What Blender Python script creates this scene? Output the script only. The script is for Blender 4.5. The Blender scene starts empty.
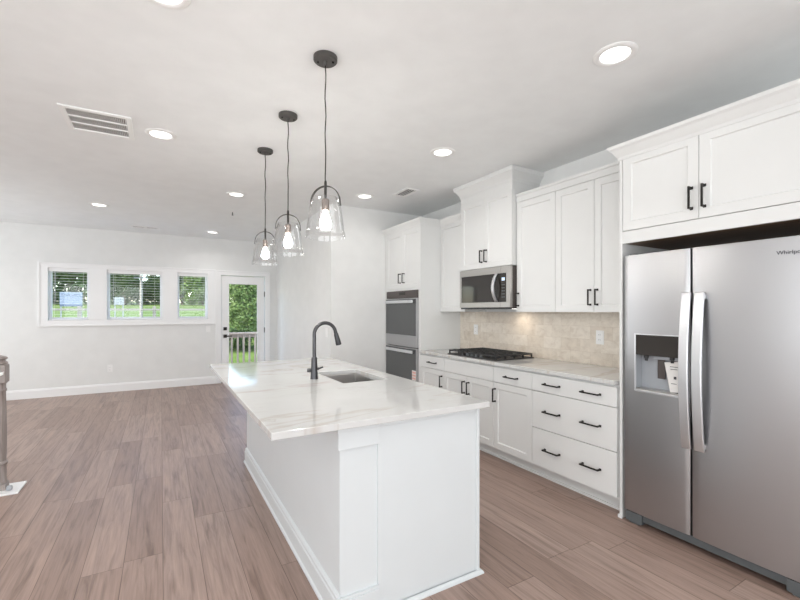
import bpy, bmesh, math, random
from mathutils import Vector, Matrix
S = bpy.context.scene
C = S.collection
R = math.radians

# ------------------------------------------------------------------ camera
cam = bpy.data.cameras.new('camera')
cam.sensor_width = 36.0
cam.lens = 413.54 / 800 * 36.0
cam.shift_x = (400 - 399.175) / 800
cam.shift_y = (310.55 - 300) / 800
cam.clip_start = 0.05
cam.clip_end = 400
camo = bpy.data.objects.new('camera', cam)
camo.location = (0, 0, 1.3913)
camo.rotation_euler = (R(90), 0, R(-29.952))
C.objects.link(camo)
S.camera = camo

# ------------------------------------------------------------------ sky, sun, fill lights, exposure
S.view_settings.view_transform = 'Standard'
S.view_settings.look = 'None'
S.view_settings.exposure = 0.03
S.view_settings.gamma = 1.0
S.view_settings.use_curve_mapping = False
wd = bpy.data.worlds.new('sky')
S.world = wd
wd.use_nodes = True
wn = wd.node_tree.nodes
wl = wd.node_tree.links
sky = wn.new('ShaderNodeTexSky')
sky.sky_type = 'NISHITA'
sky.sun_disc = False
sky.sun_elevation = R(50)
sky.sun_rotation = R(250)
sky.air_density = 1.0
sky.dust_density = 1.5
wl.new(sky.outputs[0], wn['Background'].inputs[0])
wn['Background'].inputs[1].default_value = 0.8

def add_light(name, kind, loc, rot, energy, color=(1, 1, 1), **kw):
    l = bpy.data.lights.new(name, kind)
    l.energy = energy
    l.color = color
    for k, v in kw.items():
        setattr(l, k, v)
    o = bpy.data.objects.new(name, l)
    o.location = loc
    o.rotation_euler = rot
    C.objects.link(o)
    return o

add_light('sun', 'SUN', (-6, -4, 12), (R(38), 0, R(-62)), 2.4, (1, .96, .9), angle=R(2))
# fill lights added out of view behind the camera and on the stair side
DAY = (0.93, 0.97, 1.0)
REAR_Y = -2.4
FILL_W = (65, 50, 56, 40)
add_light('unseen_fill', 'AREA', (-1.9, REAR_Y - .06, 1.40), (R(90), 0, 0), FILL_W[0], DAY, shape='RECTANGLE', size=2.5, size_y=1.9)
add_light('unseen_fill', 'AREA', (1.3, REAR_Y - .06, 1.40), (R(90), 0, 0), FILL_W[1], DAY, shape='RECTANGLE', size=2.5, size_y=1.9)
add_light('unseen_fill', 'AREA', (-3.46, .4, 1.40), (R(90), 0, R(-90)), FILL_W[2], DAY, shape='RECTANGLE', size=3.4, size_y=1.9)
add_light('unseen_fill', 'AREA', (-3.46, 6.7, 1.40), (R(90), 0, R(-90)), FILL_W[3], DAY, shape='RECTANGLE', size=2.8, size_y=1.9)
CAN_W = 3.4

# ------------------------------------------------------------------ materials
def mat(name, col, rough=.5, metal=0., **kw):
    m = bpy.data.materials.new(name)
    m.use_nodes = True
    b = m.node_tree.nodes['Principled BSDF']
    b.inputs['Base Color'].default_value = (*col, 1)
    b.inputs['Roughness'].default_value = rough
    b.inputs['Metallic'].default_value = metal
    for k, v in kw.items():
        b.inputs[k.replace('_', ' ')].default_value = v
    return m

class NT:
    def __init__(s, m):
        s.t = m.node_tree
        s.n = s.t.nodes
        s.l = s.t.links
        s.b = s.n['Principled BSDF']
    def val(s, sock, v):
        if hasattr(v, 'is_output') or isinstance(v, bpy.types.NodeSocket):
            s.l.new(v, sock)
        else:
            sock.default_value = v
    def math(s, op, a, b=0.0, c=0.0):
        n = s.n.new('ShaderNodeMath')
        n.operation = op
        s.val(n.inputs[0], a)
        s.val(n.inputs[1], b)
        s.val(n.inputs[2], c)
        return n.outputs[0]
    def coords(s):
        t = s.n.new('ShaderNodeNewGeometry')
        x = s.n.new('ShaderNodeSeparateXYZ')
        s.l.new(t.outputs['Position'], x.inputs[0])
        return x.outputs
    def comb(s, a, b, c):
        n = s.n.new('ShaderNodeCombineXYZ')
        for i, v in enumerate((a, b, c)):
            s.val(n.inputs[i], v)
        return n.outputs[0]
    def noise(s, vec, scale, detail=4, rough=.5, dist=0.):
        n = s.n.new('ShaderNodeTexNoise')
        if vec is not None:
            s.l.new(vec, n.inputs['Vector'])
        n.inputs['Scale'].default_value = scale
        n.inputs['Detail'].default_value = detail
        n.inputs['Roughness'].default_value = rough
        n.inputs['Distortion'].default_value = dist
        return n.outputs[0]
    def white(s, vec):
        n = s.n.new('ShaderNodeTexWhiteNoise')
        n.noise_dimensions = '3D'
        s.l.new(vec, n.inputs['Vector'])
        return n.outputs['Value']
    def ramp(s, f, stops):
        n = s.n.new('ShaderNodeValToRGB')
        s.l.new(f, n.inputs[0])
        e = n.color_ramp.elements
        while len(e) < len(stops):
            e.new(.5)
        for i, (p, c) in enumerate(stops):
            e[i].position = p
            e[i].color = (*c, 1) if len(c) == 3 else c
        return n.outputs[0]
    def mix(s, f, a, b, mode='MIX'):
        n = s.n.new('ShaderNodeMix')
        n.data_type = 'RGBA'
        n.blend_type = mode
        s.val(n.inputs[0], f)
        for i, v in ((6, a), (7, b)):
            s.val(n.inputs[i], v if not isinstance(v, tuple) else (*v, 1))
        return n.outputs[2]
    def bump(s, h, strength=.2, dist=.002):
        n = s.n.new('ShaderNodeBump')
        n.inputs['Strength'].default_value = strength
        n.inputs['Distance'].default_value = dist
        s.l.new(h, n.inputs['Height'])
        s.l.new(n.outputs[0], s.b.inputs['Normal'])
    def color(s, c):
        s.l.new(c, s.b.inputs['Base Color'])
    def tiles(s, a, b, wa, lb, a0=0., b0=0., half=False):
        """rows of width wa along a, pieces of length lb along b; returns id vector, edge distances"""
        ra = s.math('DIVIDE', s.math('SUBTRACT', a, a0), wa)
        i = s.math('FLOOR', ra)
        fa = s.math('FRACT', ra)
        if half:
            off = s.math('MULTIPLY', s.math('MODULO', i, 2.0), .5)
        else:
            off = s.white(s.comb(i, 3.7, 1.3))
        rb = s.math('ADD', s.math('DIVIDE', s.math('SUBTRACT', b, b0), lb), off)
        j = s.math('FLOOR', rb)
        fb = s.math('FRACT', rb)
        ea = s.math('MULTIPLY', s.math('MINIMUM', fa, s.math('SUBTRACT', 1.0, fa)), wa)
        eb = s.math('MULTIPLY', s.math('MINIMUM', fb, s.math('SUBTRACT', 1.0, fb)), lb)
        return s.comb(i, j, 0.5), s.math('MINIMUM', ea, eb)

def paint(name, col, rough=.55, amount=.02, scale=6):
    m = mat(name, col, rough)
    t = NT(m)
    p = t.comb(*t.coords())
    n = t.noise(p, scale, 3)
    a = tuple(c * (1 - amount) for c in col)
    b = tuple(min(1, c * (1 + amount)) for c in col)
    t.color(t.ramp(n, [(.3, a), (.7, b)]))
    return m

M = {}
M['wall'] = paint('wall_paint', (.845, .85, .84), .7)
M['ceil'] = paint('ceiling_paint', (.905, .92, .92), .8)
M['trim'] = paint('trim_paint', (.93, .93, .93), .36, .005)
M['cab'] = paint('cabinet_paint', (.78, .785, .775), .35, .008)
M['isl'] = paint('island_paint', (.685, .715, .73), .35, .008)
M['black'] = mat('black_bronze', (.028, .025, .023), .38, .7)
M['bronze'] = mat('dark_bronze', (.045, .042, .04), .42, .6)
M['canopy'] = mat('canopy_bronze', (.10, .095, .09), .45, .5)
M['socket'] = mat('brushed_bronze', (.25, .21, .19), .4, .9)
M['gun'] = mat('gunmetal', (.085, .085, .09), .3, 1.)
M['iron'] = mat('cast_iron', (.035, .035, .036), .55, .2)
M['dark'] = mat('black_plastic', (.02, .02, .021), .4)
M['grey'] = mat('grey_plastic', (.10, .11, .115), .45)
M['lgrey'] = mat('light_grey_plastic', (.40, .42, .45), .35)
M['white'] = mat('white_plastic', (.93, .93, .92), .4)
M['void'] = mat('vent_dark', (.05, .042, .04), .9)
M['paper'] = mat('paper', (.82, .8, .78), .7)
M['ink'] = mat('ink_red', (.75, .42, .36), .7)
M['inkb'] = mat('ink_dark', (.05, .05, .06), .7)
M['blackglass'] = mat('black_glass', (.035, .031, .028), .05, 0., Specular_IOR_Level=.45)
M['ovenglass'] = mat('oven_glass', (.085, .09, .092), .08, 0., Specular_IOR_Level=.6)
M['display'] = mat('display', (.5, .6, .7), .3)
M['display'].node_tree.nodes['Principled BSDF'].inputs['Emission Color'].default_value = (.6, .75, 1, 1)
M['display'].node_tree.nodes['Principled BSDF'].inputs['Emission Strength'].default_value = .7

def steel(name, col, rough, axis):
    m = mat(name, col, rough, 1.)
    t = NT(m)
    x, y, z = t.coords()
    v = t.comb(t.math('MULTIPLY', x, 3), t.math('MULTIPLY', y, 700 if axis == 'z' else 3), t.math('MULTIPLY', z, 3 if axis == 'z' else 700))
    n = t.noise(v, 1.0, 2)
    t.val(t.b.inputs['Roughness'], t.math('ADD', t.math('MULTIPLY', n, .1), rough - .05))
    return m
M['steel'] = steel('stainless_steel', (.46, .46, .47), .34, 'y')
M['steel2'] = steel('polished_handle_steel', (.74, .75, .77), .36, 'z')
M['sink'] = mat('sink_steel', (.60, .585, .57), .3, 1.)
M['mwsteel'] = steel('microwave_steel', (.52, .50, .48), .3, 'y')
M['mwside'] = mat('microwave_side', (.09, .075, .07), .4, .3)

def emit(name, col, s):
    m = mat(name, (.9, .9, .9), .5)
    b = m.node_tree.nodes['Principled BSDF']
    b.inputs['Emission Color'].default_value = (*col, 1)
    b.inputs['Emission Strength'].default_value = s
    return m
M['lamp'] = emit('lamp_lens', (1, .97, .93), 3)
M['bulb'] = emit('bulb_glow', (1, .96, .90), 150)

def glass(name, tint=(1, 1, 1), lo=.04, hi=.6, power=4.):
    m = bpy.data.materials.new(name)
    m.use_nodes = True
    n = m.node_tree.nodes
    n.clear()
    o = n.new('ShaderNodeOutputMaterial')
    mx = n.new('ShaderNodeMixShader')
    tr = n.new('ShaderNodeBsdfTransparent')
    gl = n.new('ShaderNodeBsdfGlossy')
    lw = n.new('ShaderNodeLayerWeight')
    lw.inputs[0].default_value = .5
    pw = n.new('ShaderNodeMath')
    pw.operation = 'POWER'
    pw.inputs[1].default_value = power
    ma = n.new('ShaderNodeMath')
    ma.operation = 'MULTIPLY_ADD'
    ma.inputs[1].default_value = hi
    ma.inputs[2].default_value = lo
    tr.inputs[0].default_value = (*tint, 1)
    gl.inputs['Roughness'].default_value = .03
    l = m.node_tree.links
    l.new(lw.outputs['Facing'], pw.inputs[0])
    l.new(pw.outputs[0], ma.inputs[0])
    l.new(ma.outputs[0], mx.inputs[0])
    l.new(tr.outputs[0], mx.inputs[1])
    l.new(gl.outputs[0], mx.inputs[2])
    l.new(mx.outputs[0], o.inputs[0])
    return m
M['pane'] = glass('window_glass', (1, 1, 1), .02, .5, 4.)
M['shade'] = glass('clear_shade_glass', (.985, .985, .985), .07, .8, 3.)

def floor_mat():
    m = mat('plank_floor', (.3, .22, .2), .38)
    t = NT(m)
    x, y, z = t.coords()
    pid, edge = t.tiles(x, y, .187, 1.27, .01, .3)
    r = t.white(pid)
    base = t.ramp(r, [(0., (.30, .207, .170)), (.4, (.335, .235, .195)), (.75, (.365, .260, .217)), (1., (.405, .293, .248))])
    ox = t.math('MULTIPLY', r, 37.0)
    g = t.noise(t.comb(t.math('ADD', t.math('MULTIPLY', x, 26), ox), t.math('MULTIPLY', y, 1.6), ox), 1.0, 6, .62, .9)
    g2 = t.noise(t.comb(t.math('ADD', t.math('MULTIPLY', x, 120), ox), t.math('MULTIPLY', y, 4), ox), 1.0, 3, .6)
    gr = t.ramp(g, [(.28, (.56, .53, .51)), (.5, (1, 1, 1)), (.74, (1.2, 1.19, 1.18))])
    col = t.mix(1.0, base, gr, 'MULTIPLY')
    col = t.mix(.5, col, t.ramp(g2, [(.3, (.75, .75, .75)), (.7, (1.2, 1.2, 1.2))]), 'MULTIPLY')
    line = t.ramp(t.math('DIVIDE', edge, .004), [(.25, (.45, .42, .4)), (.6, (1, 1, 1))])
    t.color(t.mix(1.0, col, line, 'MULTIPLY'))
    t.val(t.b.inputs['Roughness'], t.math('ADD', t.math('MULTIPLY', g, .14), .32))
    t.bump(t.math('ADD', t.math('MINIMUM', t.math('DIVIDE', edge, .004), 1.0), t.math('MULTIPLY', g2, .15)), .35, .0012)
    return m
M['floor'] = floor_mat()

def quartz():
    m = mat('veined_quartz', (.86, .85, .83), .07, 0., Specular_IOR_Level=.5)
    t = NT(m)
    x, y, z = t.coords()
    def vein(ax, ay, scale, w, off, dist):
        v = t.comb(t.math('ADD', t.math('MULTIPLY', x, ax), t.math('MULTIPLY', y, .35)), t.math('MULTIPLY', y, ay), off)
        n = t.noise(v, scale, 5, .55, dist)
        d = t.math('ABSOLUTE', t.math('SUBTRACT', n, .5))
        return t.ramp(t.math('DIVIDE', d, w), [(0., (1, 1, 1)), (1., (0, 0, 0))])
    cloud = t.noise(t.comb(x, y, 0.3), 2.2, 4, .6)
    base = t.ramp(cloud, [(.3, (.60, .60, .59)), (.65, (.65, .65, .642))])
    a = vein(.55, 1.9, 1.05, .022, 2.1, .5)
    b = vein(.8, 2.6, 1.7, .012, 7.7, .6)
    patch = t.ramp(t.noise(t.comb(x, y, 4.4), 1.6, 2), [(.42, (0, 0, 0)), (.6, (1, 1, 1))])
    col = t.mix(t.math('MULTIPLY', a, .6), base, (.50, .44, .39))
    col = t.mix(t.math('MULTIPLY', t.math('MULTIPLY', b, .4), patch), col, (.45, .39, .34))
    t.color(col)
    return m
M['quartz'] = quartz()

def travertine():
    m = mat('travertine_tile', (.6, .5, .4), .45)
    t = NT(m)
    x, y, z = t.coords()
    pid, edge = t.tiles(z, y, .113, .206, .912, .05, True)
    r = t.white(pid)
    n = t.noise(t.comb(t.math('MULTIPLY', r, 11.), t.math('MULTIPLY', y, 1.0), t.math('MULTIPLY', z, 1.3)), 14, 5, .6, .5)
    base = t.ramp(r, [(0., (.72, .64, .545)), (.5, (.765, .69, .595)), (1., (.82, .75, .66))])
    col = t.mix(1.0, base, t.ramp(n, [(.3, (.86, .83, .80)), (.5, (1, 1, 1)), (.72, (1.1, 1.1, 1.1))]), 'MULTIPLY')
    line = t.ramp(t.math('DIVIDE', edge, .003), [(.3, (.88, .86, .84)), (.7, (1, 1, 1))])
    t.color(t.mix(1.0, col, line, 'MULTIPLY'))
    t.bump(t.math('MINIMUM', t.math('DIVIDE', edge, .003), 1.0), .3, .001)
    return m
M['tile'] = travertine()

def wood(name, c1, c2, rough, axis):
    m = mat(name, c1, rough)
    t = NT(m)
    p = list(t.coords())
    v = [t.math('MULTIPLY', p[i], 2.5 if i == axis else 45) for i in range(3)]
    n = t.noise(t.comb(*v), 1.0, 4, .6, .6)
    t.color(t.ramp(n, [(.3, c1), (.7, c2)]))
    return m
M['rawwood'] = wood('bare_brown_board', (.16, .10, .062), (.24, .155, .10), .6, 1)
M['newel'] = wood('grey_stained_wood', (.22, .185, .17), (.42, .37, .35), .4, 2)
M['deck'] = wood('weathered_deck_wood', (.38, .29, .23), (.55, .45, .38), .7, 2)
M['pole'] = wood('weathered_pole_wood', (.25, .22, .18), (.36, .33, .28), .8, 2)
M['bark'] = wood('bark', (.10, .075, .055), (.22, .17, .13), .9, 2)

def leafy(name, a, b, c):
    m = mat(name, a, .7, 0., Specular_IOR_Level=.08)
    t = NT(m)
    p = t.comb(*t.coords())
    n = t.noise(p, 2.3, 5, .75)
    t.color(t.ramp(n, [(.3, a), (.5, b), (.72, c)]))
    return m
M['leaf'] = leafy('leaves', (.025, .055, .016), (.06, .115, .03), (.15, .21, .075))
M['leaf2'] = leafy('dark_leaves', (.02, .045, .016), (.045, .085, .025), (.11, .15, .06))
M['leaf3'] = leafy('light_leaves', (.06, .10, .028), (.15, .22, .065), (.30, .36, .16))
M['grass'] = leafy('grass', (.07, .115, .02), (.13, .19, .04), (.19, .24, .085))

# ------------------------------------------------------------------ mesh helpers
def bx(bm, x0, x1, y0, y1, z0, z1):
    vs = [bm.verts.new((x, y, z)) for x in (x0, x1) for y in (y0, y1) for z in (z0, z1)]
    for f in ((0, 1, 3, 2), (4, 6, 7, 5), (0, 4, 5, 1), (2, 3, 7, 6), (0, 2, 6, 4), (1, 5, 7, 3)):
        bm.faces.new([vs[i] for i in f])

def box(x0, x1, y0, y1, z0, z1):
    bm = bmesh.new()
    bx(bm, min(x0, x1), max(x0, x1), min(y0, y1), max(y0, y1), min(z0, z1), max(z0, z1))
    return bm

def boxes(*bs):
    bm = bmesh.new()
    for b in bs:
        bx(bm, *b)
    return bm

def tube(bm, pts, r, seg=10, cap=True):
    pts = [Vector(p) for p in pts]
    rs = r if isinstance(r, (list, tuple)) else [r] * len(pts)
    rings = []
    up = None
    for i, p in enumerate(pts):
        d = (pts[min(i + 1, len(pts) - 1)] - pts[max(i - 1, 0)]).normalized()
        if up is None:
            up = Vector((0, 0, 1)) if abs(d.z) < .9 else Vector((1, 0, 0))
        a = (up - d * up.dot(d)).normalized()
        up = a
        b = d.cross(a)
        rings.append([bm.verts.new(p + (a * math.cos(t) + b * math.sin(t)) * rs[i]) for t in [k * 2 * math.pi / seg for k in range(seg)]])
    for q, w in zip(rings, rings[1:]):
        for k in range(seg):
            bm.faces.new((q[k], q[(k + 1) % seg], w[(k + 1) % seg], w[k]))
    if cap:
        bm.faces.new(rings[0])
        bm.faces.new(rings[-1])

def lathe(bm, cx, cy, prof, seg=24, closed=False):
    rings = []
    for r, z in prof:
        if r < 1e-6:
            rings.append([bm.verts.new((cx, cy, z))])
        else:
            rings.append([bm.verts.new((cx + r * math.cos(k * 2 * math.pi / seg), cy + r * math.sin(k * 2 * math.pi / seg), z)) for k in range(seg)])
    pairs = list(zip(rings, rings[1:]))
    if closed:
        pairs.append((rings[-1], rings[0]))
    for q, w in pairs:
        for k in range(seg):
            k2 = (k + 1) % seg
            if len(q) == 1 and len(w) == 1:
                continue
            if len(q) == 1:
                bm.faces.new((q[0], w[k2], w[k]))
            elif len(w) == 1:
                bm.faces.new((q[k], q[k2], w[0]))
            else:
                bm.faces.new((q[k], q[k2], w[k2], w[k]))

def prism_y(bm, poly, y0, y1):
    """closed polygon of (x, z) extruded along y"""
    a = [bm.verts.new((x, y0, z)) for x, z in poly]
    b = [bm.verts.new((x, y1, z)) for x, z in poly]
    n = len(poly)
    for i in range(n):
        bm.faces.new((a[i], a[(i + 1) % n], b[(i + 1) % n], b[i]))
    bm.faces.new(a)
    bm.faces.new(b)

def molding(path, prof):
    """path: ((x, y), (mx, my)) axis-aligned corners with mitre directions; prof: closed (out, z) polygon"""
    bm = bmesh.new()
    rows = [[bm.verts.new((x + mx * o, y + my * o, z)) for o, z in prof] for (x, y), (mx, my) in path]
    n = len(prof)
    for q, w in zip(rows, rows[1:]):
        for k in range(n):
            bm.faces.new((q[k], q[(k + 1) % n], w[(k + 1) % n], w[k]))
    bm.faces.new(rows[0])
    bm.faces.new(rows[-1])
    return bm

W = {}
def origin(o):
    return W.get(o.name, Vector((0, 0, 0)))

def obj(name, bm, m, parent=None, bevel=0., smooth=False, recalc=True, loc=None):
    if recalc:
        bmesh.ops.recalc_face_normals(bm, faces=bm.faces)
    o0 = origin(parent) if parent else Vector(loc or (0, 0, 0))
    if o0.length:
        bmesh.ops.translate(bm, vec=-o0, verts=bm.verts)
    me = bpy.data.meshes.new(name)
    bm.to_mesh(me)
    bm.free()
    if smooth:
        for p in me.polygons:
            p.use_smooth = True
    if smooth and smooth != 'all':
        me.set_sharp_from_angle(angle=R(40))
    me.materials.append(M[m] if isinstance(m, str) else m)
    o = bpy.data.objects.new(name, me)
    C.objects.link(o)
    if parent:
        o.parent = parent
    else:
        o.location = o0
    W[o.name] = o0
    if bevel:
        b = o.modifiers.new('bevel', 'BEVEL')
        b.width = bevel
        b.segments = 2
        b.limit_method = 'ANGLE'
        b.angle_limit = R(40)
    return o

def tag(o, label=None, cat=None, group=None, kind=None):
    if label:
        o['label'] = label
    if cat:
        o['category'] = cat
    if group:
        o['group'] = group
    if kind:
        o['kind'] = kind
    return o

def thing(name, label, cat, loc, group=None, kind=None):
    o = bpy.data.objects.new(name, None)
    o.empty_display_size = .1
    o.location = loc
    C.objects.link(o)
    W[o.name] = Vector(loc)
    return tag(o, label, cat, group, kind)

def struct(name, bm, m, **kw):
    return tag(obj(name, bm, m, **kw), kind='structure')

def text_bm(s, size, origin_, right, up, depth=.0008, align='LEFT'):
    cu = bpy.data.curves.new('letters', 'FONT')
    cu.body = s
    cu.size = size
    cu.extrude = depth
    cu.align_x = align
    o = bpy.data.objects.new('letters', cu)
    C.objects.link(o)
    me = o.to_mesh()
    bm = bmesh.new()
    bm.from_mesh(me)
    o.to_mesh_clear()
    bpy.data.objects.remove(o)
    bpy.data.curves.remove(cu)
    r, u = Vector(right), Vector(up)
    n = r.cross(u)
    mt = Matrix((r, u, n)).transposed().to_4x4()
    mt.translation = Vector(origin_)
    bm.transform(mt)
    return bm

def copy_tree(o, parent=None):
    c = o.copy()
    C.objects.link(c)
    c.parent = parent
    for ch in list(o.children):
        copy_tree(ch, c)
    return c

# ------------------------------------------------------------------ the room
H = 2.763
XL, XW, YF = -3.4, 3.29, 8.58
T = .16
struct('floor', box(XL, XW, REAR_Y, YF, -.08, 0), 'floor')
struct('ceiling', box(XL - T, XW + T, REAR_Y - T, YF + T, H, H + .15), 'ceil')
struct('wall_right', box(XW, XW + T, REAR_Y, YF + T, -.08, H), 'wall')
struct('wall_left', boxes((XL - T, XL, REAR_Y, -1.3, -.08, H), (XL - T, XL, 2.1, 5.3, -.08, H), (XL - T, XL, 8.1, YF + T, -.08, H), (XL - T, XL, 5.3, 8.1, -.08, .45), (XL - T, XL, 5.3, 8.1, 2.35, H), (XL - T, XL, -1.3, 2.1, -.08, .45), (XL - T, XL, -1.3, 2.1, 2.35, H)), 'wall')  # unseen wall, its two openings added to hold fill lights
# rear wall behind the camera with two wide openings added for the fill lights
struct('wall_rear', boxes((XL - T, -3.15, REAR_Y - T, REAR_Y, -.08, H), (-.65, .05, REAR_Y - T, REAR_Y, -.08, H),
                          (2.55, XW + T, REAR_Y - T, REAR_Y, -.08, H), (-3.15, -.65, REAR_Y - T, REAR_Y, -.08, .45),
                          (-3.15, -.65, REAR_Y - T, REAR_Y, 2.35, H), (.05, 2.55, REAR_Y - T, REAR_Y, -.08, .45),
                          (.05, 2.55, REAR_Y - T, REAR_Y, 2.35, H)), 'wall')
for k, b in enumerate(((-3.15, -.65, REAR_Y - .14, REAR_Y - .12, .45, 2.35), (.05, 2.55, REAR_Y - .14, REAR_Y - .12, .45, 2.35), (XL - .14, XL - .12, -1.3, 2.1, .45, 2.35), (XL - .14, XL - .12, 5.3, 8.1, .45, 2.35))):
    struct('window_%d' % (k + 4), box(*b), 'white')  # opaque unseen panels added to keep the sky out behind the fill lights
# far wall with three window openings and a door opening
WIN = [(-1.572, -1.045), (-.794, .018), (.264, .763)]
ZS, ZH = 1.235, 2.085
DX0, DX1, DZ = 1.0, 1.815, 2.07
xs = [XL - T, WIN[0][0], WIN[0][1], WIN[1][0], WIN[1][1], WIN[2][0], WIN[2][1], DX0, DX1, XW + T]
cells = []
for i in range(9):
    a, b = xs[i], xs[i + 1]
    if i in (1, 3, 5):
        cells += [(a, b, YF, YF + T, -.08, ZS), (a, b, YF, YF + T, ZH, H)]
    elif i == 7:
        cells += [(a, b, YF, YF + T, DZ, H)]
    else:
        cells += [(a, b, YF, YF + T, -.08, H)]
struct('wall_far', boxes(*cells), 'wall')
# pantry block beside the oven cabinet and the recess wall beyond it
struct('wall_pantry', box(1.896, XW, 5.048, 7.39, 0, H), 'wall')
struct('wall_recess', box(2.05, XW, 7.39, YF, 0, H), 'wall')
BB = [(0, 0), (.016, 0), (.016, .118), (.011, .128), (.009, .14), (0, .145)]
struct('baseboard_far', molding([((XL, YF), (0, -1)), ((.905, YF), (0, -1))], BB), 'trim')
struct('baseboard_pantry', molding([((2.05, YF), (-1, 0)), ((2.05, 7.39), (-1, 1)), ((1.896, 7.39), (-1, 1)), ((1.896, 5.048), (-1, -1)), ((2.66, 5.048), (0, -1))], BB), 'trim')
struct('baseboard_left', molding([((XL, REAR_Y), (1, 0)), ((XL, YF), (1, 0))], BB), 'trim')

# window casing: one continuous white surround with wide boards between the three windows
def casing_bm():
    bm = bmesh.new()
    y0, y1 = YF - .02, YF
    bx(bm, -1.684, .905, y0, y1, 1.145, ZS)
    bx(bm, -1.684, .905, y0, y1, ZH, 2.16)
    ex = [-1.684, WIN[0][0], WIN[0][1], WIN[1][0], WIN[1][1], WIN[2][0], WIN[2][1], .905]
    for i in (0, 2, 4, 6):
        bx(bm, ex[i], ex[i + 1], y0, y1, ZS, ZH)
    # back band around the outside
    bx(bm, -1.694, -1.668, y0 - .01, y1, 1.135, 2.17)
    bx(bm, .889, .908, y0 - .01, y1, 1.135, 2.17)
    bx(bm, -1.668, .889, y0 - .01, y1, 2.146, 2.17)
    bx(bm, -1.668, .889, y0 - .012, y1, 1.135, 1.16)
    return bm
struct('trim_1', casing_bm(), 'trim', bevel=.003)
for k, (a, b) in enumerate(WIN):
    w = thing('window_%d' % (k + 1), None, None, ((a + b) / 2, YF, ZS), kind='structure')
    y0, y1 = YF + .085, YF + .135
    f = .032
    obj('frame', boxes((a, a + f, y0, y1, ZS, ZH), (b - f, b, y0, y1, ZS, ZH), (a + f, b - f, y0, y1, ZS, ZS + f), (a + f, b - f, y0, y1, ZH - f, ZH)), 'trim', w)
    obj('pane', box(a + f, b - f, y0 + .022, y0 + .027, ZS + f, ZH - f), 'pane', w)

# door with full-length glass
struct('trim_2', boxes((.911, DX0, YF - .02, YF, 0, DZ), (DX1, 1.905, YF - .02, YF, 0, DZ), (.911, 1.905, YF - .02, YF, DZ, DZ + .085),
                       (.905, .925, YF - .028, YF, 0, DZ + .09), (1.893, 1.911, YF - .028, YF, 0, DZ + .09), (.925, 1.893, YF - .028, YF, DZ + .07, DZ + .09)), 'trim', bevel=.003)
dr = thing('door_1', None, None, (1.4, YF, 0), kind='structure')
gx0, gx1, gz0, gz1 = 1.137, 1.674, .26, 1.912
dy0, dy1 = YF + .012, YF + .056
obj('door_slab', boxes((1.008, gx0, dy0, dy1, .012, 2.06), (gx1, 1.803, dy0, dy1, .012, 2.06), (gx0, gx1, dy0, dy1, .012, gz0), (gx0, gx1, dy0, dy1, gz1, 2.06)), 'trim', dr)
obj('glazing_bead', boxes((gx0 - .02, gx0 + .008, dy0 - .012, dy0, gz0 - .02, gz1 + .02), (gx1 - .008, gx1 + .02, dy0 - .012, dy0, gz0 - .02, gz1 + .02),
                          (gx0, gx1, dy0 - .012, dy0, gz0 - .02, gz0 + .008), (gx0, gx1, dy0 - .012, dy0, gz1 - .008, gz1 + .02)), 'trim', dr, bevel=.003)
obj('pane', box(gx0, gx1, dy0 + .02, dy0 + .026, gz0, gz1), 'pane', dr)
obj('threshold', box(1.0, 1.815, YF, YF + T, 0, .012), 'grey', dr)
db = bmesh.new()
bx(db, 1.044, 1.104, dy0 - .014, dy0, 1.012, 1.072)
bx(db, 1.068, 1.08, dy0 - .035, dy0 - .014, 1.025, 1.06)
obj('deadbolt', db, 'black', dr)
lv = bmesh.new()
bx(lv, 1.044, 1.104, dy0 - .012, dy0, .868, .928)
tube(lv, [(1.074, dy0 - .012, .898), (1.074, dy0 - .055, .898)], .011)
bx(lv, 1.064, 1.19, dy0 - .066, dy0 - .05, .889, .907)
obj('lever_handle', lv, 'black', dr)
for hz in (.28, 1.0, 1.72):
    hb = bmesh.new()
    tube(hb, [(1.809, dy0 - .008, hz - .05), (1.809, dy0 - .008, hz + .05)], .008)
    obj('hinge', hb, 'black', dr)

# ------------------------------------------------------------------ kitchen cabinets along the right wall
XC = 2.683      # front of base and tall doors
XU = 2.97       # front of upper doors
Y_OV0, Y_OV1, Y_A, Y_B, Y_C, Y_D = 5.046, 4.143, 3.672, 2.9, 2.437, 1.6935
XB = XW - .002

def panel_door(name, y0, y1, z0, z1, x, parent, stile=.056, rec=.009, m='cab', flat=False):
    bm = bmesh.new()
    if flat:
        bx(bm, x, x + .02, y0, y1, z0, z1)
        return obj(name, bm, m, parent, bevel=.0015)
    s = stile
    rings = []
    for (d, dx) in ((0, .02), (0, 0), (s, 0), (s + .005, rec)):
        rings.append([bm.verts.new((x + dx, yy, zz)) for yy, zz in ((y0 + d, z0 + d), (y1 - d, z0 + d), (y1 - d, z1 - d), (y0 + d, z1 - d))])
    for q, w in zip(rings, rings[1:]):
        for k in range(4):
            bm.faces.new((q[k], q[(k + 1) % 4], w[(k + 1) % 4], w[k]))
    bm.faces.new(rings[0])
    bm.faces.new(rings[-1])
    return obj(name, bm, m, parent, bevel=.0012)

def pull(parent, x, y, z, L=.13, vertical=True, m='black'):
    bm = bmesh.new()
    h, o, w = L / 2, .03, .0055
    def b(a0, a1, x0, x1, ww):
        if vertical:
            bx(bm, x0, x1, y - ww, y + ww, z + a0, z + a1)
        else:
            bx(bm, x0, x1, y + a0, y + a1, z - ww, z + ww)
    b(-h, h, x - o - .009, x - o, w)
    b(-h, -h + .011, x - o, x, w)
    b(h - .011, h, x - o, x, w)
    b(-h - .003, -h + .014, x - .004, x, w + .003)
    b(h - .014, h + .003, x - .004, x, w + .003)
    return obj('pull', bm, m, parent, bevel=.0015)

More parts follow.
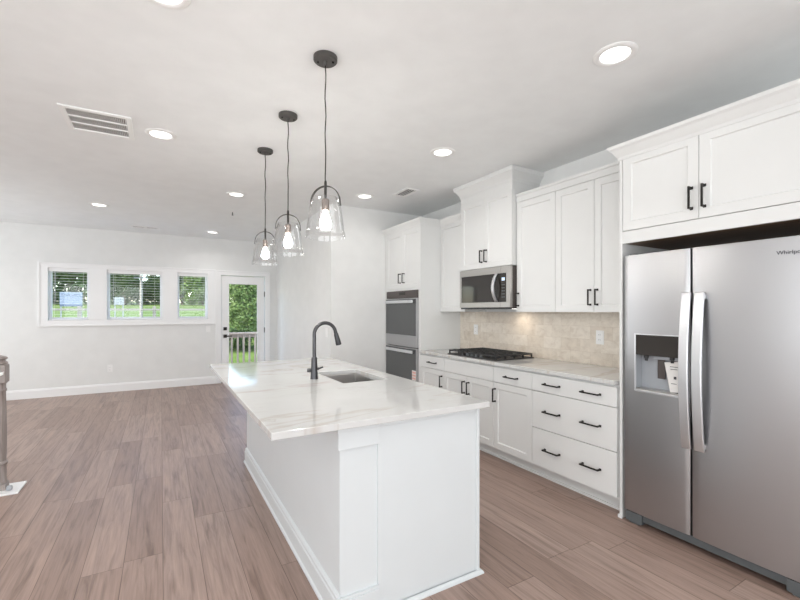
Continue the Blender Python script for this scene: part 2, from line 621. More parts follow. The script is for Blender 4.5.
def base_cabinet(label, y0, y1, drawers, doors, group=None):
    t = thing('base_cabinet', label, 'cabinet', (XC + .3, (y0 + y1) / 2, 0), group)
    obj('box', box(XC + .021, XB, y0 + .0005, y1 - .0005, .1, .884), 'cab', t)
    obj('toe_kick', boxes((XC + .092, XC + .11, y0 + .0005, y1 - .0005, 0, .1), (XC + .08, XC + .092, y0 + .0005, y1 - .0005, 0, .018)), 'cab', t)
    for (z0, z1, pulls) in drawers:
        d = panel_door('drawer', y0 + .002, y1 - .002, z0, z1, XC, t, flat=True)
        for py in pulls:
            pull(d, XC, py, .799 if z1 > .85 else (z0 + z1) / 2, .15, False)
    for (a, b, z0, z1, py) in doors:
        d = panel_door('door', a, b, z0, z1, XC, t)
        pull(d, XC, py, .61, .125)
    return t
ZD = (.118, .726)
base_cabinet('narrow white base cabinet against the tall oven cabinet, one small drawer over one door', Y_A, Y_OV1,
             [(.731, .868, [3.89])], [(Y_A + .002, Y_OV1 - .002, *ZD, 3.712)])
base_cabinet('white base cabinet directly under the gas cooktop, plain top panel over two doors', Y_B, Y_A,
             [(.731, .868, [])], [(Y_B + .002, 3.2845, *ZD, 3.25), (3.2875, Y_A - .002, *ZD, 3.322)])
base_cabinet('white base cabinet with one drawer over one door, right of the cooktop', Y_C, Y_B,
             [(.731, .868, [2.667])], [(Y_C + .002, Y_B - .002, *ZD, 2.873)])
base_cabinet('white base cabinet of three wide drawers with two black pulls each, beside refrigerator', Y_D + .001, Y_C,
             [(.731, .868, [2.23, 1.887]), (.428, .726, [2.23, 1.887]), (.118, .423, [2.23, 1.887])], [])

# worktop on the base cabinets
obj_ct = tag(obj('countertop', box(XC - .022, XW - .001, Y_D + .002, Y_OV1 - .001, .886, .916), 'quartz', bevel=.003),
             'pale quartz worktop along the wall under the backsplash, carrying the gas cooktop', 'countertop')
tag(obj('backsplash', box(XW - .012, XW - .0005, Y_D + .002, Y_OV1 - .001, .917, 1.3775), 'tile'),
    'beige travertine tile backsplash between worktop and upper cabinets', 'backsplash')

# tall oven cabinet with crown
CROWN = [(0, 2.405), (.006, 2.405), (.008, 2.425), (.018, 2.44), (.036, 2.462), (.046, 2.472), (.05, 2.492), (0, 2.492)]
t = thing('oven_cabinet', 'tall white cabinet built around the double wall oven, next to the pantry wall', 'cabinet', (XC + .3, 4.6, 0))
OY0, OY1, OZ0, OZ1 = 4.19, 4.965, .30, 1.645
obj('box', boxes((XC + .021, XB, Y_OV1, Y_OV1 + .02, 0, 2.43), (XC + .021, XB, Y_OV0 - .05, Y_OV0, 0, 2.43), (XC + .021, XB, Y_OV1 + .02, Y_OV0 - .05, 1.66, 2.43),
                 (XC + .08, XB, Y_OV1 + .02, Y_OV0 - .05, 0, .29), (XB - .02, XB, Y_OV1 + .02, Y_OV0 - .05, .29, 1.66)), 'cab', t)
obj('face_frame', boxes((XC, XC + .021, Y_OV1, OY0, .1, 1.672), (XC, XC + .021, OY1, Y_OV0, .1, 1.672), (XC, XC + .021, OY0, OY1, OZ1, 1.672),
                        (XC, XC + .021, Y_OV0 - .045, Y_OV0, 1.672, 2.43), (XC, XC + .021, Y_OV1, Y_OV0 - .045, 2.41, 2.43)), 'cab', t)
d = panel_door('door', Y_OV1 + .001, 4.571, 1.675, 2.405, XC, t)
pull(d, XC, 4.525, 1.803, .125)
d = panel_door('door', 4.574, Y_OV0 - .047, 1.675, 2.405, XC, t)
pull(d, XC, 4.622, 1.803, .125)
panel_door('drawer', OY0, OY1, .118, .285, XC, t, flat=True)
obj('crown', molding([((XC, Y_OV0), (-1, 0)), ((XC, Y_OV1), (-1, -1)), ((XU, Y_OV1), (-1, -1))], CROWN), 'cab', t)
obj('top_panel', box(XC, XB, Y_OV1, Y_OV0, 2.43, 2.45), 'cab', t)

# double wall oven
t = thing('wall_oven', 'stainless and dark glass double wall oven set in the tall cabinet', 'oven', (XC, 4.58, OZ0))
obj('body', box(XC + .004, XC + .55, OY0 + .004, OY1 - .004, OZ0, OZ1 - .002), 'dark', t)
obj('control_panel', box(XC - .022, XC + .004, OY0 + .002, OY1 - .002, 1.55, OZ1 - .002), 'mwside', t, bevel=.002)
obj('display', box(XC - .0235, XC - .022, 4.47, 4.62, 1.585, 1.625), 'blackglass', t)
for z0, z1, zs in ((.94, 1.545, 1.085), (OZ0 + .004, .93, .43)):
    d = obj('door', boxes((XC - .03, XC + .004, OY0 + .002, OY1 - .002, z0, zs), (XC - .03, XC + .004, OY0 + .002, OY1 - .002, z1 - .085, z1),
                          (XC - .03, XC + .004, OY0 + .002, OY0 + .03, zs, z1 - .085), (XC - .03, XC + .004, OY1 - .03, OY1 - .002, zs, z1 - .085)), 'steel', t, bevel=.002)
    obj('glass', box(XC - .032, XC - .029, OY0 + .012, OY1 - .004, zs, z1 - .012), 'ovenglass', d)
    hb = bmesh.new()
    bx(hb, XC - .066, XC - .048, OY0 + .05, OY1 - .04, z1 - .062, z1 - .024)
    bx(hb, XC - .048, XC - .03, OY0 + .075, OY0 + .1, z1 - .055, z1 - .03)
    bx(hb, XC - .048, XC - .03, OY1 - .085, OY1 - .06, z1 - .055, z1 - .03)
    obj('handle', hb, 'steel2', d, bevel=.006)
    if zs < .5:
        st = tag(obj('sticker', box(XC - .0335, XC - .032, 4.195, 4.285, .545, .665), 'paper', d), 'small white and red paper label')
        obj('print', boxes((XC - .0343, XC - .0335, 4.203, 4.277, .628, .652), (XC - .0343, XC - .0335, 4.203, 4.277, .595, .615), (XC - .0343, XC - .0335, 4.203, 4.277, .56, .58)), 'ink', st)

# upper cabinets
ZU0, ZU1 = 1.379, 2.428
CAPP = [(0, 2.43), (.004, 2.43), (.004, 2.482), (.012, 2.488), (.016, 2.506), (0, 2.506)]
def upper_cabinet(label, y0, y1, doors):
    t = thing('wall_cabinet', label, 'cabinet', (XU + .15, (y0 + y1) / 2, ZU0))
    obj('box', boxes((XU + .021, XB, y0 + .0005, y1 - .0005, ZU0, 2.43), (XU + .021, XU + .05, y0 + .0005, y1 - .0005, ZU0 - .0, ZU0 + .01)), 'cab', t)
    for a, b, py in doors:
        d = panel_door('door', a, b, ZU0, ZU1, XU, t)
        pull(d, XU, py, 1.497, .128)
    return t
t = upper_cabinet('white single-door wall cabinet between the tall oven cabinet and the microwave', 3.675, Y_OV1 - .001, [(3.677, Y_OV1 - .004, 3.703)])
obj('crown', molding([((XU, Y_OV1 - .0005), (-1, -1)), ((XU, 3.6765), (-1, 0))], CROWN), 'cab', t)
t = upper_cabinet('white tall single-door wall cabinet immediately right of the microwave', Y_C, 2.889, [(Y_C + .002, 2.886, 2.862)])
obj('crown', molding([((XU, 2.888), (-1, 0)), ((XU, Y_C + .0005), (-1, 0))], CAPP), 'cab', t)
obj('top_panel', box(XU, XB, Y_C + .0005, 2.888, 2.43, 2.45), 'cab', t)
t = upper_cabinet('white two-door wall cabinet over the backsplash, beside the refrigerator surround', Y_D + .001, Y_C, [(Y_D + .003, 2.0635, 2.035), (2.0665, Y_C - .002, 2.096)])
obj('crown', molding([((XU, Y_C - .0005), (-1, 0)), ((XU, Y_D + .001), (-1, 0))], CAPP), 'cab', t)
obj('top_panel', box(XU, XB, Y_D + .001, Y_C - .0005, 2.43, 2.45), 'cab', t)

# raised cabinet over the microwave
XM = 2.912
t = thing('wall_cabinet', 'raised white two-door cabinet over the microwave with crown reaching the ceiling', 'cabinet', (XM + .15, 3.28, 1.83))
obj('box', box(XM + .021, XB, 2.893, 3.672, 1.832, 2.74), 'cab', t)
d = panel_door('door', 2.895, 3.2815, 1.834, 2.56, XM, t)
pull(d, XM, 3.25, 1.955, .128)
d = panel_door('door', 3.2845, 3.67, 1.834, 2.56, XM, t)
pull(d, XM, 3.318, 1.955, .128)
obj('frieze', box(XM + .004, XM + .021, 2.893, 3.672, 2.562, 2.74), 'cab', t)
obj('crown', molding([((XB, 2.893), (0, -1)), ((XM + .004, 2.893), (-1, -1)), ((XM + .004, 3.672), (-1, 1)), ((XB, 3.672), (0, 1))],
                     [(0, 2.635), (.007, 2.635), (.01, 2.66), (.022, 2.68), (.046, 2.712), (.058, 2.722), (.064, 2.76), (0, 2.76)]), 'cab', t)

# microwave
MX, MY0, MY1, MZ0, MZ1 = 2.895, 2.896, 3.668, 1.41, 1.825
t = thing('microwave', 'stainless over-range microwave with dark glass door above the cooktop', 'microwave', (MX + .2, 3.28, MZ0))
obj('body', box(MX + .03, XB, MY0, MY1, MZ0, MZ1), 'mwside', t)
GY0, GY1, GZ0, GZ1 = 2.951, 3.64, 1.476, 1.758
dsp = 3.03
d = obj('door', boxes((MX, MX + .03, dsp, MY1, MZ0 + .012, GZ0), (MX, MX + .03, dsp, MY1, GZ1, MZ1), (MX, MX + .03, GY1, MY1, GZ0, GZ1)), 'mwsteel', t, bevel=.002)
obj('window', box(MX + .003, MX + .03, dsp, GY1, GZ0, GZ1), 'blackglass', d)
hb = bmesh.new()
n = 12
po, pi_ = [], []
for k in range(n + 1):
    s = k / n
    z = GZ0 + .002 + s * (GZ1 - GZ0 - .004)
    bow = math.sin(math.pi * s) ** .8
    po.append((MX - .012 - .052 * bow, z))
    pi_.append((MX + .003 - .047 * bow, z))
prism_y(hb, po + pi_[::-1], 3.066, 3.096)
obj('handle', hb, 'steel2', d, bevel=.004, smooth=True)
cp = obj('control_panel', boxes((MX, MX + .03, MY0, dsp - .002, MZ0 + .012, GZ0), (MX, MX + .03, MY0, dsp - .002, GZ1, MZ1), (MX, MX + .03, MY0, GY0, GZ0, GZ1)), 'mwsteel', t, bevel=.002)
obj('key_pad', box(MX + .003, MX + .03, GY0, dsp - .002, GZ0, GZ1), 'blackglass', cp)
obj('display', box(MX + .001, MX + .003, 2.972, 3.012, 1.685, 1.715), 'display', cp)
for r_ in range(5):
    for c_ in range(3):
        obj('key', box(MX + .0015, MX + .003, 2.972 + c_ * .015, 2.983 + c_ * .015, 1.52 + r_ * .03, 1.528 + r_ * .03), 'grey', cp)
obj('vent_strip', box(MX + .01, MX + .03, MY0 + .01, MY1 - .01, MZ0 - .004, MZ0 + .012), 'dark', t)
obj('lamp_lens', boxes((3.105, 3.155, 3.04, 3.1, MZ0 - .003, MZ0)), 'lamp', t)
l = add_light('range_lamp', 'SPOT', (3.13, 3.07, MZ0 - .012), (0, R(-12), 0), 2.6, (1, .86, .70), spot_size=R(165), spot_blend=1.0, shadow_soft_size=.03)

# gas cooktop
t = thing('cooktop', 'black gas cooktop with cast iron grates set into the wall worktop', 'cooktop', (2.98, 3.285, .916))
KX0, KX1, KY0, KY1 = 2.72, 3.23, 2.905, 3.665
obj('burner_tray', box(KX0, KX1, KY0, KY1, .9165, .926), 'iron', t, bevel=.004)
BUR = [(2.86, 3.05, .045), (3.1, 3.05, .035), (2.86, 3.52, .035), (3.1, 3.52, .045), (3.0, 3.285, .055)]
for (x, y, r_) in BUR:
    b = bmesh.new()
    lathe(b, x, y, [(0, .926), (r_ * 1.25, .926), (r_ * 1.2, .932), (r_, .934), (r_, .942), (r_ * .9, .946), (0, .946)], 20)
    obj('burner', b, 'dark', t, smooth=True)
for g in range(3):
    a = KY0 + .012 + g * (KY1 - KY0 - .024) / 3
    e = a + (KY1 - KY0 - .024) / 3 - .004
    b = bmesh.new()
    z0, z1 = .952, .966
    x0, x1 = KX0 + .012, KX1 - .012
    w = .012
    bx(b, x0, x1, a, a + w, z0, z1)
    bx(b, x0, x1, e - w, e, z0, z1)
    bx(b, x0, x0 + w, a + w, e - w, z0, z1)
    bx(b, x1 - w, x1, a + w, e - w, z0, z1)
    m_ = (a + e) / 2
    bx(b, x0 + w, x1 - w, m_ - .006, m_ + .006, z0, z1)
    for q in range(1, 6):
        xx = x0 + (x1 - x0) * q / 6
        bx(b, xx - .005, xx + .005, a + w, e - w, z0 + .001, z1 - .001)
    for q in range(9):
        xx = x0 + (x1 - x0 - .014) * q / 8
        if q % 2 == 0:
            for yy in (a, e - w):
                bx(b, xx, xx + .014, yy, yy + w, .926, z0)
    obj('grate', b, 'iron', t, bevel=.002)
for k in range(5):
    b = bmesh.new()
    y = 3.285 + (k - 2) * .068
    lathe(b, KX0 + .032, y, [(0, .926), (.021, .926), (.021, .93), (.017, .932), (.015, .948), (0, .95)], 16)
    obj('knob', b, 'grey', t, smooth=True)

# refrigerator surround: side panels, cabinet above and crown
t = thing('refrigerator_cabinet', 'white surround over and beside the refrigerator, two-door cabinet with pulls on top', 'cabinet', (3.0, 1.17, 0))
FX = 2.68
FY0, FY1 = .628, 1.655
obj('side_panel', boxes((FX, XB, FY1, 1.6745, 0, 2.42), (FX - .012, FX, FY1 - .004, 1.68, 0, .022)), 'cab', t, bevel=.0015)
obj('side_panel', box(FX, XB, FY0 - .037, FY0, 0, 2.42), 'cab', t)
obj('filler', box(FX + .03, XB, 1.6746, Y_D, 0, 2.40), 'cab', t)
obj('box', box(FX + .021, XB, FY0, FY1, 1.846, 2.42), 'cab', t)
tag(obj('underside', box(FX + .021, XB, FY0, FY1, 1.840, 1.846), 'rawwood', t), 'bare brown underside')
obj('rail', boxes((FX, FX + .021, FY0, FY1, 1.838, 1.918)), 'cab', t, bevel=.0015)
d = panel_door('door', 1.2015, FY1 - .004, 1.922, 2.415, FX - .001, t)
pull(d, FX - .001, 1.237, 2.045, .13)
d = panel_door('door', FY0 + .02, 1.1985, 1.922, 2.415, FX - .001, t)
pull(d, FX - .001, 1.17, 2.045, .13)
obj('crown', molding([((XU + .02, 1.6745), (0, 1)), ((FX, 1.6745), (-1, 1)), ((FX, FY0 - .037), (-1, -1)), ((XB, FY0 - .037), (0, -1))],
                     [(0, 2.40), (.006, 2.40), (.009, 2.418), (.018, 2.43), (.038, 2.462), (.05, 2.474), (.056, 2.492), (0, 2.492)]), 'cab', t)
obj('top_panel', box(FX, XB, FY0 - .037, Y_D, 2.42, 2.44), 'cab', t)

# side-by-side refrigerator
RX, RY0, RY1, RG = 2.655, .705, 1.63, 1.231
t = thing('refrigerator', 'stainless side-by-side refrigerator with an ice and water dispenser in its left door', 'refrigerator', (2.95, 1.16, 0))
obj('body', box(RX + .075, 3.25, RY0 + .008, RY1 - .008, .03, 1.74), 'grey', t)

def curved_door(y0, y1, z0, z1, hole=None):
    """front skin bows slightly toward its edges; hole = (y0, y1, z0, z1)"""
    bm = bmesh.new()
    ys = [y0 + (y1 - y0) * k / 24 for k in range(25)]
    zs = [z0, z1]
    if hole:
        for v in hole[:2]:
            ys[min(range(1, 24), key=lambda i: abs(ys[i] - v))] = v
        zs = [z0, hole[2], hole[3], z1]
    c, hw = (y0 + y1) / 2, (y1 - y0) / 2
    def fx(y):
        u = abs(y - c) / hw
        return RX + .005 * u * u + .005 * max(0, (u - .955) / .045) ** 2.2
    g = [[bm.verts.new((fx(y), y, z)) for z in zs] for y in ys]
    bk = [[bm.verts.new((RX + .07, y, z)) for z in (z0, z1)] for y in (y0, y1)]
    for i in range(len(ys) - 1):
        for j in range(len(zs) - 1):
            if hole and j == 1 and hole[0] - 1e-5 <= ys[i] and ys[i + 1] <= hole[1] + 1e-5:
                continue
            bm.faces.new((g[i][j], g[i + 1][j], g[i + 1][j + 1], g[i][j + 1]))
    bm.faces.new([g[i][0] for i in range(len(ys))] + [bk[1][0], bk[0][0]])
    bm.faces.new([g[i][-1] for i in range(len(ys))] + [bk[1][1], bk[0][1]])
    bm.faces.new(g[0] + [bk[0][1], bk[0][0]])
    bm.faces.new(g[-1] + [bk[1][1], bk[1][0]])
    if not hole:
        bm.faces.new((bk[0][0], bk[1][0], bk[1][1], bk[0][1]))
    return bm
HO = (1.268, 1.551, .884, 1.238)
ZF0, ZF1 = .085, 1.752
ld = obj('door', curved_door(RG + .006, RY1, ZF0, ZF1, HO), 'steel', t, smooth=True)
rd = obj('door', curved_door(RY0, RG - .006, ZF0, ZF1), 'steel', t, smooth=True)
obj('gasket', boxes((RX + .04, RX + .075, RG - .0058, RG + .0058, ZF0, ZF1)), 'dark', t)
for dd, ya, yb in ((ld, 1.218, 1.268), (rd, 1.150, 1.200)):
    hb = bmesh.new()
    po, pi_ = [], []
    n = 16
    for k in range(n + 1):
        s = k / n
        z = .595 + .9 * s
        bow = 1 - (2 * s - 1) ** 2
        po.append((RX - .030 - .036 * bow, z))
        pi_.append((RX - .014 - .036 * bow, z))
    prism_y(hb, po + pi_[::-1], ya, yb)
    for z in (.605, 1.455):
        bx(hb, RX - .02, RX + .012, (ya + .022 if dd == ld else ya + .006), (yb - .004 if dd == ld else yb - .01), z, z + .03)
    obj('handle', hb, 'steel2', dd, bevel=.004, smooth=True)
# dispenser
dp = obj('dispenser', boxes((RX + .072, RX + .074, HO[0], HO[1], HO[2], HO[3]), (RX + .006, RX + .074, HO[0] - .002, HO[0], HO[2], HO[3]), (RX + .006, RX + .074, HO[1], HO[1] + .002, HO[2], HO[3]),
                            (RX + .006, RX + .074, HO[0], HO[1], HO[2] - .002, HO[2])), 'lgrey', ld)
obj('bezel', boxes((RX - .004, RX + .008, HO[1] - .002, HO[1] + .008, HO[2] - .01, HO[3] + .006), (RX - .004, RX + .008, HO[0] - .008, HO[0] + .002, HO[2] - .01, HO[3] + .006),
                   (RX - .008, RX + .01, HO[0] + .002, HO[1] - .002, HO[2] - .012, HO[2] + .002), (RX - .004, RX + .008, HO[0] + .002, HO[1] - .002, HO[3] - .002, HO[3] + .006)), 'steel2', dp, bevel=.002)
cpn = obj('control_panel', box(RX - .002, RX + .07, HO[0] + .002, HO[1] - .002, 1.108, HO[3] - .002), 'blackglass', dp, bevel=.002)
tray = obj('drip_tray', box(RX + .0, RX + .07, HO[0] + .004, HO[1] - .004, HO[2] + .002, HO[2] + .012), 'sink', dp)
obj('paddle', box(RX + .045, RX + .055, 1.395, 1.44, .965, 1.085), 'mwside', dp, bevel=.004)
obj('paddle', box(RX + .045, RX + .055, 1.315, 1.36, .965, 1.085), 'mwside', dp, bevel=.004)
for yy in (1.50, 1.345):
    nb = bmesh.new()
    tube(nb, [(RX + .03, yy, 1.108), (RX + .03, yy, 1.09), (RX + .03, yy, 1.088), (RX + .03, yy, 1.072)], [.014, .014, .009, .009], 12)
    obj('nozzle', nb, 'dark', dp, smooth=True)
obj('chute', boxes((RX + .03, RX + .072, 1.30, 1.455, 1.085, 1.108)), 'lgrey', dp, bevel=.004)
gr = obj('base_grille', boxes((RX + .028, RX + .06, RY0 + .02, RY1 - .02, .03, .08)), 'grey', t, bevel=.003)
for yy in (RY1 - .11, RY0 + .003):
    obj('foot', boxes((RX + .012, RX + .06, yy, yy + .105, .012, .076), (RX + .02, RX + .07, yy + .02, yy + .085, 0, .012)), 'grey', t, bevel=.004)
for yy in (RY1 - .05, RY0 + .01):
    obj('hinge_cover', box(RX + .05, RX + .15, yy, yy + .04, 1.74, 1.765), 'grey', t, bevel=.004)
obj('emblem', text_bm('Whirlpool', .027, (RX - .0005, .846, 1.668), (0, -1, 0), (0, 0, 1), .0006), 'inkb', rd, recalc=False)
# leaflet standing in the dispenser
lf = bmesh.new()
for dx, c0 in ((0, 0), (.004, .01)):
    poly = [(1.392, 1.072), (1.298, 1.085), (1.283, .905), (1.347, .8965)]
    a = [lf.verts.new((RX + .012 + dx + (z - .8965) * .12 + c0 * .1, y - c0 * 1.5, z + c0 * .15)) for y, z in poly]
    b = [lf.verts.new((v.co.x + .002, v.co.y, v.co.z)) for v in a]
    for k in range(4):
        lf.faces.new((a[k], a[(k + 1) % 4], b[(k + 1) % 4], b[k]))
    lf.faces.new(a)
    lf.faces.new(b)
lo = thing('leaflet', 'white printed leaflet leaning inside the refrigerator dispenser', 'leaflet', (RX + .02, 1.33, .8965))
obj('pages', lf, 'paper', lo)
for (yy, zz, w_, h_) in ((1.325, .985, .014, .016), (1.335, 1.035, .04, .003), (1.335, 1.05, .045, .003), (1.33, .95, .03, .003)):
    xx = RX + .012 + (zz - .8965) * .12 - .001
    obj('print', box(xx - .0012, xx + .001, yy - w_ / 2, yy + w_ / 2, zz - h_ / 2, zz + h_ / 2), 'inkb', lo)

# ------------------------------------------------------------------ island
IX0, IX1, IY0, IY1 = .3716, 1.489, 1.636, 4.0
BX0, BX1, BY0, BY1 = .682, 1.463, 1.71, 3.975
t = thing('kitchen_island', 'long white kitchen island base standing on the plank floor, quartz slab on top', 'island', (1.08, 2.84, 0))
SX0, SX1, SY0, SY1 = 1.035, 1.365, 2.525, 3.075
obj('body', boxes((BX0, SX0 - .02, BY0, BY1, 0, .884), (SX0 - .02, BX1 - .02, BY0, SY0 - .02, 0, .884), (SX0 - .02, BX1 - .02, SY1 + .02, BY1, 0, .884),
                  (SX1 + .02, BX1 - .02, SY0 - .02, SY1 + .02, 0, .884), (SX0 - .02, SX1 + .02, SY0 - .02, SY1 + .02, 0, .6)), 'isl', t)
# end panel framed by trim
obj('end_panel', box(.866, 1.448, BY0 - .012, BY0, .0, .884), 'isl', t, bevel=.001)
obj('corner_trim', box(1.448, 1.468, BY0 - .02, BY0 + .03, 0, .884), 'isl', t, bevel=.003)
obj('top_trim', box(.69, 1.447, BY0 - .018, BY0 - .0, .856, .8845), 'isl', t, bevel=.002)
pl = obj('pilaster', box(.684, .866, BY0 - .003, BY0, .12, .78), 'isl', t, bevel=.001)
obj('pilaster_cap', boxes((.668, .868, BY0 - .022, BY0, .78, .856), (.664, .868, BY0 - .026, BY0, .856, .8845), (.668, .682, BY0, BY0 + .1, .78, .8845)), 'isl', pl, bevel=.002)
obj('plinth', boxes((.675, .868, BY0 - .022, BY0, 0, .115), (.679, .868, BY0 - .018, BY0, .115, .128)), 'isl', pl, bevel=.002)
IBB = [(0, 0), (.024, 0), (.024, .012), (.016, .022), (.016, .105), (.012, .112), (.012, .126), (.006, .136), (0, .14)]
obj('base_molding', molding([((BX0, BY0 - .01), (-1, 0)), ((BX0, BY1), (-1, 1)), ((BX1 - .05, BY1), (0, 1))], IBB), 'isl', t)
SHOE = [(0, 0), (.016, 0), (.015, .008), (.011, .014), (.004, .018), (0, .019)]
obj('shoe_molding', molding([((BX0 - .024, BY0 - .022), (0, -1)), ((1.468, BY0 - .022), (1, -1)), ((1.468, BY0 + .08), (1, 0))], SHOE), 'isl', t)
# doors on the working side of the island
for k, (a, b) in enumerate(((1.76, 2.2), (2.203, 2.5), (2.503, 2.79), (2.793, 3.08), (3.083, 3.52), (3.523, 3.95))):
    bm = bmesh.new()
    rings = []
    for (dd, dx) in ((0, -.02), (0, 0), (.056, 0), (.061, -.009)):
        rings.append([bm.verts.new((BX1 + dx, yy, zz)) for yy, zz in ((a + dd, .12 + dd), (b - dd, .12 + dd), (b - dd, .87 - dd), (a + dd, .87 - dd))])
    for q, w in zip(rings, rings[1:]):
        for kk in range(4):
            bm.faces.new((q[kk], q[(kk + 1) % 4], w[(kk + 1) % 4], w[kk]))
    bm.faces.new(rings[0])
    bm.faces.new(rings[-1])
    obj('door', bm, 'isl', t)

# island slab with a sink cut-out
def slab():
    bm = bmesh.new()
    xs_ = [IX0, SX0, SX1, IX1]
    ys_ = [IY0, SY0, SY1, IY1]
    top = [[bm.verts.new((x, y, .916)) for y in ys_] for x in xs_]
    bot = [[bm.verts.new((x, y, .886)) for y in ys_] for x in xs_]
    for i in range(3):
        for j in range(3):
            if i == 1 and j == 1:
                continue
            bm.faces.new((top[i][j], top[i + 1][j], top[i + 1][j + 1], top[i][j + 1]))
            bm.faces.new((bot[i][j], bot[i][j + 1], bot[i + 1][j + 1], bot[i + 1][j]))
    per = [(i, 0) for i in range(3)] + [(3, j) for j in range(3)] + [(i, 3) for i in (3, 2, 1)] + [(0, j) for j in (3, 2, 1)]
    hole = [(1, 1), (1, 2), (2, 2), (2, 1)]
    for loop in (per, hole):
        for a, b in zip(loop, loop[1:] + loop[:1]):
            bm.faces.new((top[a[0]][a[1]], top[b[0]][b[1]], bot[b[0]][b[1]], bot[a[0]][a[1]]))
    return bm
tag(obj('countertop', slab(), 'quartz', bevel=.003), 'large white veined quartz slab topping the kitchen island, cut out for the sink', 'countertop')

# sink and faucet
t = thing('sink', 'undermount stainless steel sink sunk in the island slab', 'sink', ((SX0 + SX1) / 2, (SY0 + SY1) / 2, .64))
bm = bmesh.new()
o_, i_ = .012, -.006
zb = .70
def ring(d, z):
    return [bm.verts.new((x, y, z)) for x, y in ((SX0 - d, SY0 - d), (SX1 + d, SY0 - d), (SX1 + d, SY1 + d), (SX0 - d, SY1 + d))]
rs = [ring(.012, .6), ring(.012, .8855), ring(-.001, .8855), ring(-.004, .72), ring(-.02, zb)]
for q, w in zip(rs, rs[1:]):
    for k in range(4):
        bm.faces.new((q[k], q[(k + 1) % 4], w[(k + 1) % 4], w[k]))
bm.faces.new(rs[-1])
bm.faces.new(rs[0])
obj('basin', bm, 'sink', t, bevel=.01)
bm = bmesh.new()
lathe(bm, 1.2, 2.8, [(0, zb + .001), (.045, zb + .001), (.045, zb + .005), (.03, zb + .006), (.028, zb + .002), (0, zb + .002)], 20)
obj('drain', bm, 'steel2', t, smooth=True)
fx, fy = .925, 2.789
t = thing('faucet', 'gunmetal gooseneck faucet with pull-down spray standing on the island slab', 'faucet', (fx, fy, .916))
bm = bmesh.new()
lathe(bm, fx, fy, [(0, .9165), (.027, .9165), (.027, .922), (.0255, .926), (.0195, 1.06), (.018, 1.066), (0, 1.066)], 24)
obj('base', bm, 'gun', t, smooth=True)
bm = bmesh.new()
pts = [(fx, fy, 1.06), (fx, fy, 1.15), (fx, fy, 1.225)]
rr = .079
for k in range(1, 15):
    a = math.pi - k * (math.pi * .95) / 14
    pts.append((fx + rr + rr * math.cos(a), fy, 1.225 + rr * math.sin(a)))
tube(bm, pts, .0125, 14)
obj('spout', bm, 'gun', t, smooth=True)
e = Vector(pts[-1])
dv = (Vector(pts[-1]) - Vector(pts[-2])).normalized()
bm = bmesh.new()
tube(bm, [e - dv * .004, e + dv * .012, e + dv * .014, e + dv * .085, e + dv * .095], [.0135, .0135, .0155, .0205, .019], 16)
obj('spray_head', bm, 'gun', t, smooth=True)
bm = bmesh.new()
ax = Vector((.866, -.5, 0))
p0 = Vector((fx, fy, .975))
zz = Vector((0, 0, 1))
tube(bm, [p0 - ax * .048, p0 - ax * .046, p0 - ax * .02, p0 - ax * .018, p0 + ax * .018 + zz * .008, p0 + ax * .034 + zz * .014, p0 + ax * .036 + zz * .015, p0 + ax * .062 + zz * .024],
     [.012, .014, .014, .009, .009, .008, .0055, .0055], 16)
obj('handle', bm, 'gun', t, smooth=True)

# ------------------------------------------------------------------ pendants
PY = [2.139, 2.899, 3.629]
PX = .772
PG = 'clear glass pendants over the island'
t = thing('pendant_lamp', 'clear glass pendant lamp nearest the viewer of the row over the island', 'pendant lamp', (PX, PY[0], H), PG)
x, y = PX, PY[0]
bm = bmesh.new()
lathe(bm, x, y, [(0, H - .0005), (.064, H - .0005), (.064, H - .02), (.058, H - .026), (0, H - .026)], 32)
lathe(bm, x, y, [(0, H - .026), (.012, H - .026), (.009, H - .045), (0, H - .047)], 12)
cn = obj('canopy', bm, 'canopy', t, smooth=True)
for s in (-1, 1):
    bm = bmesh.new()
    lathe(bm, x + s * .036, y - s * .02, [(0, H - .026), (.006, H - .026), (.006, H - .032), (0, H - .034)], 10)
    obj('screw', bm, 'black', cn, smooth=True)
bm = bmesh.new()
tube(bm, [(x + .0022 * math.sin(k * 1.3), y + .0022 * math.cos(k * 1.7), H - .045 - k * (H - .045 - 2.075) / 14) for k in range(15)], .0033, 8)
obj('cord', bm, 'black', t, smooth=True)
bm = bmesh.new()
lathe(bm, x, y, [(0, 2.095), (.005, 2.094), (.0075, 2.085), (.0075, 2.02), (.006, 1.985), (0, 1.985)], 12)
obj('stem', bm, 'bronze', t, smooth=True)
bm = bmesh.new()
dr_ = Vector((math.cos(R(138)), math.sin(R(138)), 0))
ar = []
for k in range(25):
    a = math.pi * k / 24
    ar.append(Vector((x, y, 1.978)) + dr_ * (.083 * math.cos(a)) + Vector((0, 0, .086 * math.sin(a))))
ar = [ar[0] - Vector((0, 0, .022)) + dr_ * .003] + ar + [ar[-1] - Vector((0, 0, .022)) - dr_ * .003]
sd = Vector((-dr_.y, dr_.x, 0)) * .0075
vs = []
for i, p_ in enumerate(ar):
    d_ = (ar[min(i + 1, len(ar) - 1)] - ar[max(i - 1, 0)]).normalized()
    nn = d_.cross(sd.normalized()) * .0022
    vs.append([bm.verts.new(p_ + sd * s1 + nn * s2) for s1, s2 in ((1, 1), (1, -1), (-1, -1), (-1, 1))])
for q, w in zip(vs, vs[1:]):
    for k in range(4):
        bm.faces.new((q[k], q[(k + 1) % 4], w[(k + 1) % 4], w[k]))
bm.faces.new(vs[0])
bm.faces.new(vs[-1])
obj('bail', bm, 'bronze', t, smooth=True)
bm = bmesh.new()
lathe(bm, x, y, [(0, 1.996), (.014, 1.996), (.0205, 1.992), (.0205, 1.936), (.016, 1.931), (0, 1.931)], 18)
obj('socket', bm, 'socket', t, smooth=True)
bm = bmesh.new()
